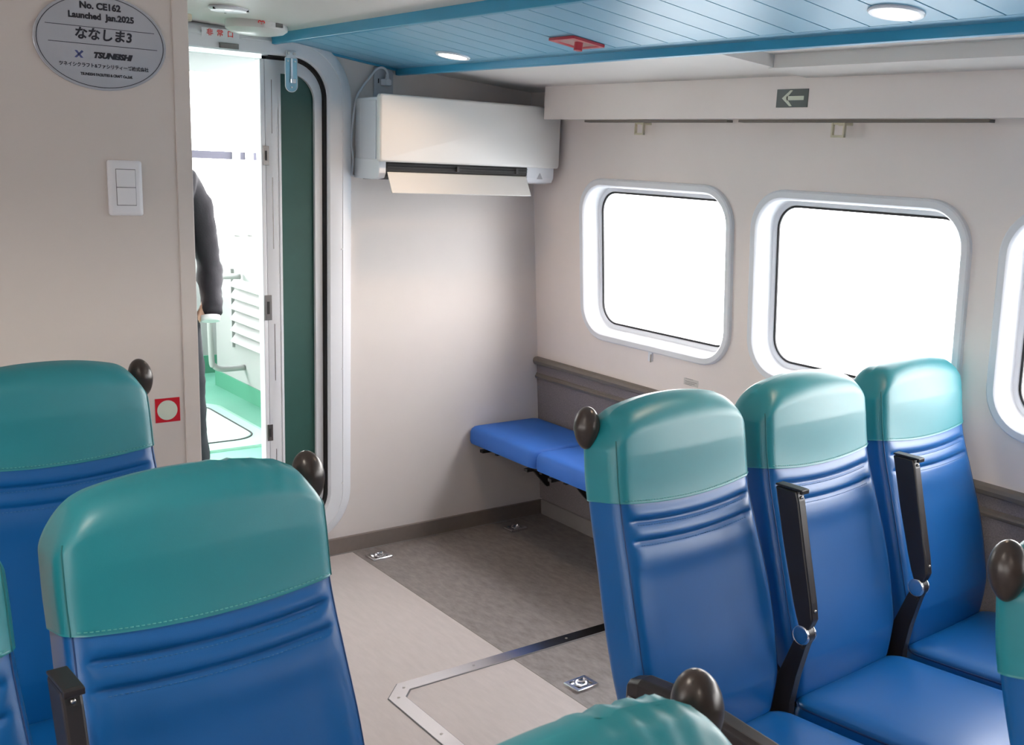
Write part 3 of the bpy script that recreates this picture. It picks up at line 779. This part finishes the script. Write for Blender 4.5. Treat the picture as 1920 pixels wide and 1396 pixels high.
# unseen fill lamps added around the camera to brighten the cabin, shaped as downlights
for x, y in ((1.913, -.305), (-1.913, 1.385), (-1.913, -.305), (0, -.6), (0, 1.0)):
    z = roof(x) if x > -1.4 else 1.92
    t = thing('downlight', 'added fill lamp shaped as a round downlight in the cabin ceiling outside the picture', 'ceiling light', (x, y, z), 0, 'added fill lamps out of the picture')
    b = MB(); b.lathe((0, 0, 0), [(.056, 0), (.057, -.003), (.054, -.006), (.047, -.006), (.045, -.001)], (0, 0, 1), 32); b.build('trim_ring', M_plast, t, auto=True)
    MB().lathe((0, 0, 0), [(.001, -.0045), (.046, -.0035), (.046, 0), (.001, .001)], (0, 0, 1), 32).build('lens', M_lamp, t)
    l = bpy.data.lights.new('downlight_glow', 'AREA'); l.shape = 'DISK'; l.size = .085; l.energy = 14 if x < 0 else 6; l.color = (1, .88, .76); l.spread = R(160)
    lo = bpy.data.objects.new('downlight_glow', l); COL.objects.link(lo); lo.parent = t; lo.location = (0, 0, -.012)
# red emergency lamp
c = on_panel(1.912, 2.405); t = thing('emergency_lamp', 'square red-edged emergency lamp on the blue ceiling between two downlights', 'emergency lamp', c)
t.rotation_euler = (0, math.atan(SL), R(0))
b = MB(); b.loft([[Vector((x, y, z)) for x, y in rrect(0, 0, a, a, .004, 3)] for a, z in ((.056, -.001), (.056, -.008), (.046, -.008), (.044, -.004))], cap=False); b.build('red_frame', M_sprk, t, auto=True)
MB().box((0, 0, -.003), (.09, .09, .003)).build('lens', mat('pink_lens', (.62, .40, .40), .2, coat=.4), t)
MB().cyl((.0, -.01, -.004), (.0, -.01, -.026), .012, 20).build('bulb', M_sprk, t, auto=True)
# plain round ceiling light over the doorway
c = Vector((1.250, 3.215, roof(1.250))); t = thing('ceiling_light', 'unlit round recessed light in the white ceiling near the doorway', 'ceiling light', c)
b = MB(); b.lathe((0, 0, 0), [(.058, .001), (.059, -.004), (.052, -.009), (.045, -.007)], (0, 0, 1), 40); b.build('trim_ring', M_plast, t, auto=True)
MB().lathe((0, 0, 0), [(.001, -.0075), (.045, -.006), (.045, 0), (.001, 0)], (0, 0, 1), 40).build('lens', M_lampoff, t)
b = MB()
for a in (200, 320, 80): b.cyl((.055*math.cos(R(a)), .055*math.sin(R(a)), -.004), (.055*math.cos(R(a)), .055*math.sin(R(a)), -.0095), .004, 8)
b.each('clip', M_dark, t)
# big white round fitting above the door
c = Vector((1.425, 3.435, 1.936)); t = thing('ceiling_speaker', 'shallow round white fitting on the ceiling above the doorway', 'ceiling fitting', c)
b = MB(); b.lathe((0, 0, 0), [(.097, .008), (.098, -.014), (.096, -.022), (.084, -.031), (.06, -.036), (.001, -.038)], (0, 0, 1), 56); b.build('housing', M_plast_w, t, auto=True)
b = MB(); b.box((.035, -.0925, -.010), (.022, .010, .014)); b.build('sensor_window', M_bronze, t)
text('red_marking', '∞', (1.400, 3.3365, 1.928), .026, M_redtxt, (XA, ZA), t, .0005)

# ------------------------------------------------------------------ air conditioner
t = thing('air_conditioner', 'white wall-mounted air conditioner between the doorway and the windows, its flap open', 'air conditioner', (2.26, YW, 1.46))
AC = t; T = Vector(t.location)
def A(x, y, z): return Vector((x, y, z))-T
b = MB()
prof = [(YW-.002, 1.740), (3.475, 1.742), (3.452, 1.730), (3.449, 1.515), (3.460, 1.512), (3.560, 1.470), (3.600, 1.459), (YW-.002, 1.459)]
b.loft([[A(x, y, z) for y, z in prof] for x in (1.878, 2.652)]); b.build('housing', M_plast, t, bev=.004)
for nm, x0, x1 in (('end_block', 1.874, 1.902), ('end_block', 2.522, 2.654)):
    b = MB(); b.loft([[A(x, y, z) for y, z in ((YW-.004, 1.53), (3.446, 1.53), (3.446, 1.482), (3.456, 1.464), (3.50, 1.458), (YW-.004, 1.458))] for x in (x0, x1)]); b.build(nm, M_plast, t, bev=.003)
b = MB(); b.loft([[A(x, y, z) for y, z in ((3.62, 1.525), (3.4465, 1.5215), (3.4465, 1.490), (3.50, 1.470), (3.62, 1.455))] for x in (1.902, 2.522)]); b.build('outlet', M_dark, t)
b = MB()
for zz, y0 in ((1.513, 3.434), (1.503, 3.436)): b.box(A(2.212, y0+.01, zz), (.616, .010, .0022))
for x in (2.20, 2.47): b.box(A(x, 3.442, 1.505), (.010, .010, .020))
b.each('louvre', mat('dark_grey_louvre', (.07, .065, .065), .5), t)
b = MB(); b.loft([[A(x, y, z) for x, z in rrect((1.863+2.660)/2, (1.521+1.752)/2, (2.660-1.863)/2-i, (1.752-1.521)/2-i, .011, 6)] for i, y in ((.002, 3.449), (0, 3.444), (0, 3.425), (.003, 3.4205), (.007, 3.419))]); b.build('front_panel', M_plast_w, t, auto=True)
b = MB(); b.loft([[A(x, y, z) for y, z in ((3.436, 1.484), (3.440, 1.487), (3.407, 1.416), (3.401, 1.4125), (3.399, 1.415))] for x in (1.902, 2.513)]); b.build('air_flap', M_plast_w, t, bev=.0015)
b = MB(); b.loft([[A(2.585+x, y, 1.478+z) for x, z in ((-.014, 0), (.014, 0), (0, .024))] for y in (3.4455, 3.4445)]); b.build('indicator_mark', mat('grey_mark', (.45, .46, .5), .4), t)
b = MB(); b.box(A(1.8765, 3.53, 1.60), (.0035, .11, .26)); b.build('side_recess', mat('cool_white_plastic', (.70, .72, .77), .35), t, bev=.001)
# wall socket, plug and lead
t = thing('power_outlet', 'pale grey wall outlet with a plug, half hidden above the air conditioner', 'power outlet', (1.993, YW, 1.803))
MB().box((0, -.003, 0), (.080, .006, .106)).build('cover_plate', mat('grey_outlet', (.50, .52, .56), .35), t, bev=.002)
MB().box((-.022, -.0065, .004), (.004, .002, .016)).build('socket_slot', M_dark, t)
b = MB(); b.loft([[Vector((x+.006, y, z)) for x, z in rrect(0, 0, a, c, .005, 4)] for a, c, y in ((.019, .012, -.006), (.018, .012, -.018), (.010, .010, -.034))]); b.loft([[Vector((.006+w*math.cos(R(a)), -.022+w*.7*math.sin(R(a)), zz)) for a in range(0, 360, 45)] for w, zz in ((.018, -.008), (.008, .018), (.006, .03))]); b.build('plug', M_plast, t, auto=True)
pts = [(2.000, 3.617, 1.812), (1.998, 3.615, 1.835), (1.988, 3.618, 1.850), (1.972, 3.624, 1.853), (1.955, 3.628, 1.842), (1.930, 3.630, 1.812), (1.900, 3.631, 1.775), (1.878, 3.631, 1.735), (1.868, 3.631, 1.68), (1.862, 3.631, 1.62), (1.860, 3.631, 1.57), (1.867, 3.632, 1.525), (1.864, 3.632, 1.485), (1.862, 3.633, 1.470), (1.872, 3.634, 1.464)]
def smooth_path(pts, k=6):
    P_ = [Vector(p) for p in pts]; out = []
    for i in range(len(P_)-1):
        p0, p1, p2, p3 = P_[max(i-1, 0)], P_[i], P_[i+1], P_[min(i+2, len(P_)-1)]
        for j in range(k):
            u = j/k; out.append(.5*((2*p1)+(-p0+p2)*u+(2*p0-5*p1+4*p2-p3)*u*u+(-p0+3*p1-3*p2+p3)*u**3))
    return out+[P_[-1]]
b = MB().tube(smooth_path(pts), .0042, 10); b.v = [v-AC.location for v in b.v]; b.build('power_cord', M_plast, AC, smooth=True)

# ------------------------------------------------------------------ small fittings on the hull side and pelmet
t = thing('arrow_sign', 'dark sign with a pale arrow pointing left on the pelmet above the windows', 'sign', (HX-.0012, 2.176, 1.7615))
b = MB().box((0, 0, 0), (.002, .118, .052)); b.build('backing', M_arrow, t)
ar = [(.038, 0), (.008, .0225), (-.002, .0225), (.014, .006), (-.045, .006), (-.045, -.006), (.014, -.006), (-.002, -.0225), (.008, -.0225)]
b = MB()
for poly in ([ar[0], ar[1], ar[2], ar[3], (.016, 0)], [ar[0], ar[8], ar[7], ar[6], (.016, 0)], [(.020, .006), (-.045, .006), (-.045, -.006), (.020, -.006)]):
    b.loft([[Vector((d, y, z)) for y, z in poly] for d in (-.0012, -.0018)])
b.build('arrow', mat('pale_arrow', (.66, .70, .58), .45), t)
for y, lab in ((2.945, 'ivory plastic bracket under the pelmet above the small window by the corner'), (2.072, 'ivory plastic bracket under the pelmet above the middle window')):
    p = sidept(y, 1.680, 0); t = thing('curtain_bracket', lab, 'bracket', p, 0, 'ivory brackets under the pelmet')
    b = MB(); b.box((-.003, 0, .017), (.006, .050, .014)); b.build('back_plate', M_ivory, t, bev=.001)
    b = MB(); b.box((-.020, 0, .016), (.034, .046, .009)); b.box((-.034, .021, -.002), (.010, .006, .042)); b.box((-.034, -.021, -.002), (.010, .006, .042)); b.box((-.034, 0, -.022), (.010, .048, .007)); b.build('loop', M_ivory, t, bev=.001)
p = sidept(2.915, .846, 0); t = thing('window_catch', 'tiny white catch on the wall just below the corner window', 'catch', p)
MB().box((-.004, 0, 0), (.008, .020, .034)).build('back_plate', M_plast, t, bev=.001); MB().box((-.010, -.008, -.004), (.006, .003, .030)).build('pin', M_steel_r, t)
p = sidept(2.70, .788, -.0006); t = thing('small_label', 'small pale wall label with tiny grey print below the windows', 'label', p)
MB().box((0, 0, 0), (.0006, .075, .028)).build('paper', mat('label_paper', (.60, .57, .54), .4), t)
b = MB()
for k, (a, w) in enumerate(((.010, .040), (.0, .060), (-.006, .050), (-.011, .035))): b.box((-.0006, .030-w/2, a), (.0004, w, .0018))
b.each('print', mat('faint_print', (.22, .21, .21), .5), t)

# ------------------------------------------------------------------ floor hatch frame and lashing points
t = thing('floor_hatch', 'steel-framed floor hatch with a cut corner in the aisle floor', 'floor hatch', (1.9, 1.9, 0))
def ringpts(ins, ch): 
    x0, x1, y0, y1 = 1.405+ins, 2.56-ins, 1.40+ins, 2.568-ins
    return [(x0+ch, y1), (x0, y1-ch), (x0, y0+ch), (x0+ch, y0), (x1-ch, y0), (x1, y0+ch), (x1, y1-ch), (x1-ch, y1)]
b = MB(); z0_ = .0005
b.loft([[Vector((x-1.9, y-1.9, z)) for x, y in ringpts(i, c)] for i, c, z in ((0, .066, z0_), (.0005, .066, .0035), (.048, .034, .0035), (.0485, .034, z0_))], cap=False)
b.build('frame', M_steel, t)
b = MB()
for i, c in ((-.0025, .067), (.0485, .034)): b.loft([[Vector((x-1.9, y-1.9, z)) for x, y in ringpts(i+e, c)] for e, z in ((0, .0004), (.0, .0012), (.0025, .0012), (.0025, .0004))], cap=False)
b.each('edge_gap', M_line, t)
b = MB()
for x, y in ((1.475, 2.535), (1.432, 2.49), (1.43, 2.25), (1.73, 2.544), (2.10, 2.544), (2.36, 2.544), (1.43, 1.95), (1.43, 1.65)): b.cyl((x-1.9, y-1.9, .003), (x-1.9, y-1.9, .0042), .0045, 10)
b.each('screw', M_steel_r, t)
def lashing(x, y, label):
    t = thing('lashing_point', label, 'lashing point', (x, y, 0), R(3), 'steel lashing points in the grey floor')
    b = MB(); b.loft([[Vector((px, py, z)) for px, py in rrect(0, 0, a, c, .004, 3)] for a, c, z in ((.044, .034, 0), (.044, .034, .007), (.042, .032, .009), (.030, .024, .009), (.028, .022, .003))]); b.build('plate', M_steel, t, auto=True)
    b = MB(); b.lathe((0, 0, 0), [(.001, .0035), (.018, .0035), (.022, .0055), (.0225, .0095), (.0205, .0095), (.0195, .006), (.001, .005)], (0, 0, 1), 24); b.build('cup', M_steel, t, auto=True)
    b = MB(); pts = [Vector((.017*math.cos(a), .017*math.sin(a)*.8, .009+.003*math.sin(a))) for a in [math.pi*2*k/24 for k in range(24)]]; b.tube(pts, .0025, 6, closed=True); b.build('ring', M_steel, t)
    return t
lashing(1.929, 3.523, 'steel lashing plate in the grey floor nearest the doorway')
lashing(2.588, 3.520, 'steel lashing plate in the grey floor under the corner bench')
lashing(1.938, 2.266, 'steel lashing plate in the grey floor inside the hatch frame')

# ------------------------------------------------------------------ outside: deck, canopy, bulwark, locker, rail, sea
DZ = .05
slab('floor', -3.05, 3.05, YW+.055, 7.03, DZ-.06, DZ, M_deck)
b = MB(); b.box((0, 7.05, .50), (6.1, .05, .95)); b.box((3.03, 5.38, .50), (.05, 3.3, .95)); b.box((-3.03, 5.38, .50), (.05, 3.3, .95)); o = b.build('trim_15', M_out); o['kind'] = 'structure'
b = MB(); b.box((0, 7.015, DZ+.06), (6.0, .02, .12)); b.box((2.845, 5.7, DZ+.06), (.02, 4.0, .12)); o = b.build('trim_16', mat('green_kick', (.07, .27, .17), .5)); o['kind'] = 'structure'
# canopy over the after deck
b = MB(); b.box((0, 5.30, 2.12), (6.0, 3.20, .04)); o = b.build('ceiling', M_out); o['kind'] = 'structure'
b = MB()
for y, z, h in ((3.95, 2.065, .07), (5.65, 2.06, .09), (6.85, 2.05, .12)): b.box((0, y, z), (5.8, .05, h))
for x in (.4, 1.9): b.box((x, 5.3, 2.075), (.05, 3.1, .05))
o = b.build('trim_17', M_out); o['kind'] = 'structure'
t = tag(MB().box((1.86, 5.15, 2.035), (.14, .05, .03)).build('canopy_lamp', M_dark, bev=.004), 'small black lamp under the canopy outside the doorway', 'lamp')
# louvred locker
t = thing('vent_locker', 'white locker with slanted vent louvres on the green deck outside', 'locker', (2.62, 5.95, DZ))
T = Vector(t.location)
b = MB(); b.box((0, 0, .42), (.36, 1.35, .84)); b.build('body', M_out, t, bev=.01)
b = MB(); b.box((-.184, 0, .05), (.012, 1.36, .10)); b.build('kick_board', mat('green_kick', (.07, .27, .17), .5), t)
for k in range(6):
    z = .70-.068*k
    b = MB(); b.loft([[Vector((x, y, zz)) for x, zz in ((-.181, z+.026), (-.215, z-.020), (-.209, z-.024), (-.181, z+.008))] for y in (-.30, .34)]); b.build('louvre', M_out, t)
b = MB(); b.box((-.188, .365, .54), (.02, .03, .48)); b.box((-.188, -.325, .54), (.02, .03, .48)); b.each('louvre_frame', M_out, t)
b = MB(); b.tube(smooth_path([(2.42, 6.15, .80), (2.28, 6.15, .80), (2.235, 6.15, .75), (2.235, 6.15, .33), (2.25, 6.15, .275), (2.30, 6.15, .25), (2.435, 6.15, .25)]), .017, 12); tag(b.build('grab_rail', M_out, smooth=True), 'bent white grab rail beside the vent locker outside', 'grab rail')
# raised deck hatch
t = thing('deck_hatch', 'pale rounded hatch lid with a black seal on the green deck outside', 'deck hatch', (1.80, 5.62, DZ))
b = MB(); b.loft([[Vector((x, y, z)) for x, y in rrect(0, 0, a, c, .16, 8)] for a, c, z in ((.43, .52, 0), (.43, .52, .012), (.40, .49, .02))]); b.build('coaming', mat('pale_green', (.30, .55, .43), .4), t)
b = MB(); b.tube([Vector((x, y, .021)) for x, y in rrect(0, 0, .335, .42, .13, 8)], .005, 6, closed=True); b.build('seal', M_black, t)
b = MB(); b.loft([[Vector((x, y, z)) for x, y in rrect(0, 0, .325, .41, .125, 8)] for z in (.015, .024)]); b.build('lid', mat('pale_lid', (.42, .60, .51), .4), t)
# stern rail
t = thing('stern_rail', 'greyish lavender rail across the bright sea view outside the doorway', 'railing', (0, 7.05, .97))
b = MB()
for x0, x1 in ((-2.8, 2.735), (2.79, 2.825), (2.875, 3.04)): b.box(((x0+x1)/2, 0, 1.49-.97), (x1-x0, .03, .05))
b.each('rail_bar', M_rail_o, t)
b = MB()
for x in (-2.6, -1.3, 0, 1.3): b.cyl((x, 0, 0), (x, 0, .52), .018, 10)
for x in (2.76, 2.85): b.cyl((x, -.03, 0), (x, -.03, .56), .022, 12)
b.each('post', M_out, t)
o = MB().box((0, 0, -1.3), (3000, 3000, .1)).build('floor', M_sea); o['kind'] = 'structure'

# ------------------------------------------------------------------ person on deck (only the right side shows past the partition)
def skinned(name, chains, m, parent, sub=2, root=0, bscale=None):
    """chains: list of [(pos, radius or (rx, ry)), ...]; first point of later chains may be an index into all points"""
    V, E, Rr = [], [], []
    for ch in chains:
        prev = None
        for item in ch:
            if isinstance(item, int): prev = item; continue
            p, r = item; V.append(p); Rr.append(r if isinstance(r, tuple) else (r, r)); i = len(V)-1
            if prev is not None: E.append((prev, i))
            prev = i
    me = bpy.data.meshes.new(name); me.from_pydata(V, E, []); me.materials.append(m)
    o = bpy.data.objects.new(name, me); COL.objects.link(o); o.parent = parent
    sk = o.modifiers.new('skin', 'SKIN'); sk.use_smooth_shade = True
    bm = bmesh.new(); bm.from_mesh(me); lay = bm.verts.layers.skin.verify(); bm.verts.ensure_lookup_table()
    for v, r in zip(bm.verts, Rr): v[lay].radius = r
    bm.verts[root][lay].use_root = True; bm.to_mesh(me); bm.free()
    su = o.modifiers.new('sub', 'SUBSURF'); su.levels = sub; su.render_levels = sub
    return o
pers = thing('person', 'person in a dark navy jacket and trousers standing outside, mostly hidden by the partition', 'person', (1.455, 4.62, DZ), R(0))
# body: faces away to the left; local +X is the side that shows
def hand(chs, base, d, side, up, s=1.0):
    """palm and five separate fingers hanging along d; side is across the palm"""
    d = Vector(d).normalized(); side = Vector(side).normalized(); b0 = Vector(base)
    V0 = len([1 for c in chs for it in c if not isinstance(it, int)])
    return d, side, b0
BODY = [
    [((0, 0, .88), (.13, .10)), ((0, .0, 1.02), (.12, .09)), ((0, .01, 1.20), (.145, .10)), ((0, .01, 1.33), (.12, .085)), ((0, .0, 1.40), (.062, .062)), ((0, -.01, 1.46), (.056, .058)), ((0, -.02, 1.535), (.068, .078)), ((0, -.02, 1.60), (.075, .092)), ((0, -.01, 1.665), (.060, .075))],
    [3, ((.16, .0, 1.305), .055), ((.205, .02, 1.16), .044), ((.240, .055, 1.00), .034), ((.225, -.01, .87), .028), ((.170, -.045, .785), .020), ((.115, -.04, .73), (.036, .02))],
    [3, ((-.16, .0, 1.305), .055), ((-.205, .0, 1.16), .044), ((-.225, .0, 1.01), .038), ((-.225, -.03, .88), .030), ((-.225, -.06, .77), .024), ((-.225, -.07, .71), (.02, .036))],
    [0, ((.095, 0, .80), .085), ((.11, -.01, .50), .058), ((.12, .01, .28), .050), ((.125, .02, .09), .036), ((.13, -.03, .045), (.04, .035)), ((.135, -.13, .03), (.04, .025))],
    [0, ((-.095, 0, .80), .085), ((-.10, -.01, .50), .058), ((-.11, .01, .28), .050), ((-.115, .02, .09), .036), ((-.12, -.03, .045), (.04, .035)), ((-.125, -.13, .03), (.04, .025))],
]
wrR = 8+6; wrL = 14+6   # palm vertices
def fingers(palm, base, down, across, curl):
    base, down, across, curl = map(Vector, (base, down, across, curl)); out = []
    for k, ln in enumerate((.072, .080, .076, .060)):
        o_ = across*(-.027+.018*k); st = base+o_+down*.035
        out.append([palm, (tuple(st), .0095), (tuple(st+down*ln*.45+curl*.006), .0085), (tuple(st+down*ln*.78+curl*.022), .0078), (tuple(st+down*ln*.92+curl*.040), .0070)])
    th = base+across*-.030
    out.append([palm, (tuple(th+curl*.008), .011), (tuple(th-across*.022+down*.025+curl*.016), .0095), (tuple(th-across*.024+down*.055+curl*.02), .008)])
    return out
BODY += fingers(wrR, (.115, -.04, .73), (-.6, -.1, -.75), (.1, .9, 0), (-.9, 0, .2))
BODY += fingers(wrL, (-.225, -.07, .71), (0, -.2, -.98), (0, 1, 0), (1, 0, 0))
skinned('body', BODY, M_skin, pers, 1)
jk = skinned('jacket', [
    [((0, 0, .60), (.192, .130)), ((0, 0, .72), (.182, .128)), ((0, 0, .90), (.158, .118)), ((0, .01, 1.08), (.155, .118)), ((0, .01, 1.22), (.165, .122)), ((0, .01, 1.335), (.130, .10)), ((0, 0, 1.415), (.080, .076)), ((0, -.005, 1.455), (.070, .072))],
    [5, ((.135, 0, 1.330), .080), ((.190, .01, 1.25), .068), ((.222, .03, 1.10), .060), ((.244, .055, 1.00), .058), ((.235, .03, .92), .054), ((.220, -.02, .85), .048), ((.212, -.055, .80), .047), ((.208, -.07, .775), .048)],
    [5, ((-.135, 0, 1.330), .080), ((-.192, 0, 1.25), .068), ((-.222, 0, 1.10), .060), ((-.232, 0, 1.00), .056), ((-.230, -.03, .88), .050), ((-.228, -.05, .80), .047)],
], M_navy, pers, 2)
dt = bpy.data.textures.new('cloth_folds', 'CLOUDS'); dt.noise_scale = .07; dt.noise_depth = 2
dm = jk.modifiers.new('folds', 'DISPLACE'); dm.texture = dt; dm.strength = .030; dm.mid_level = .5
tr = skinned('trousers', [
    [((0, 0, .92), (.135, .105)), ((0, 0, .82), (.15, .11))],
    [1, ((.095, 0, .70), .095), ((.115, -.01, .48), .076), ((.125, .0, .28), .068), ((.138, .01, .10), .072), ((.140, .01, .07), .072)],
    [1, ((-.095, 0, .70), .095), ((-.11, -.01, .48), .076), ((-.12, .0, .28), .068), ((-.125, .01, .10), .072), ((-.127, .01, .07), .072)],
], M_trou, pers, 2)
dm = tr.modifiers.new('folds', 'DISPLACE'); dm.texture = dt; dm.strength = .02; dm.mid_level = .5
b = MB(); b.lathe((.200, -.066, .766), [(.036, -.012), (.040, -.012), (.042, .012), (.038, .012)], (.08, .35, 1), 24); b.build('cuff', M_shirt, pers, smooth=True)
b = MB(); b.lathe((0, .002, 1.625), [(.084, -.030), (.093, .0), (.096, .03), (.086, .062), (.055, .088), (.001, .098)], (0, .42, 1), 24); hr = b.build('hair', M_hair, pers, smooth=True)
for sx, nm in ((1, 'ear'), (-1, 'ear')): MB().lathe((sx*.083, -.015, 1.57), [(.001, -.006), (.016, -.005), (.018, 0), (.012, .006), (.001, .004)], (sx, .2, 0), 12).build(nm, M_skin, pers, smooth=True)
b = MB(); b.loft([[Vector((sx*w, y, z)) for sx in (-1, 1)]+[Vector((0, y-.004, z))] for w, y, z in ((.006, -.112, 1.60), (.010, -.124, 1.575), (.013, -.130, 1.555), (.008, -.112, 1.548))]); b.build('nose', M_skin, pers, smooth=True)
for sx in (-1, 1): MB().lathe((sx*.030, -.100, 1.597), [(.001, -.010), (.009, -.006), (.011, 0), (.009, .006), (.001, .010)], (0, 1, 0), 12).build('eye', M_shirt, pers, smooth=True)
MB().box((0, -.106, 1.522), (.042, .008, .006)).build('mouth', mat('lips', (.42, .16, .14), .5), pers, bev=.002)
for sx in (-1, 1):
    b = MB(); pl = [(.045, 0), (.047, .05), (.040, .10), (0, .125), (-.040, .10), (-.047, .05), (-.045, 0), (-.04, -.13), (0, -.15), (.04, -.13)]
    b.loft([[Vector((sx*.132+x*f, -.04-y*f, z)) for x, y in pl] for z, f in ((.0, 1), (.03, 1.0), (.06, .85), (.075, .5))]); b.build('shoe', M_shoe, pers, bev=.008)
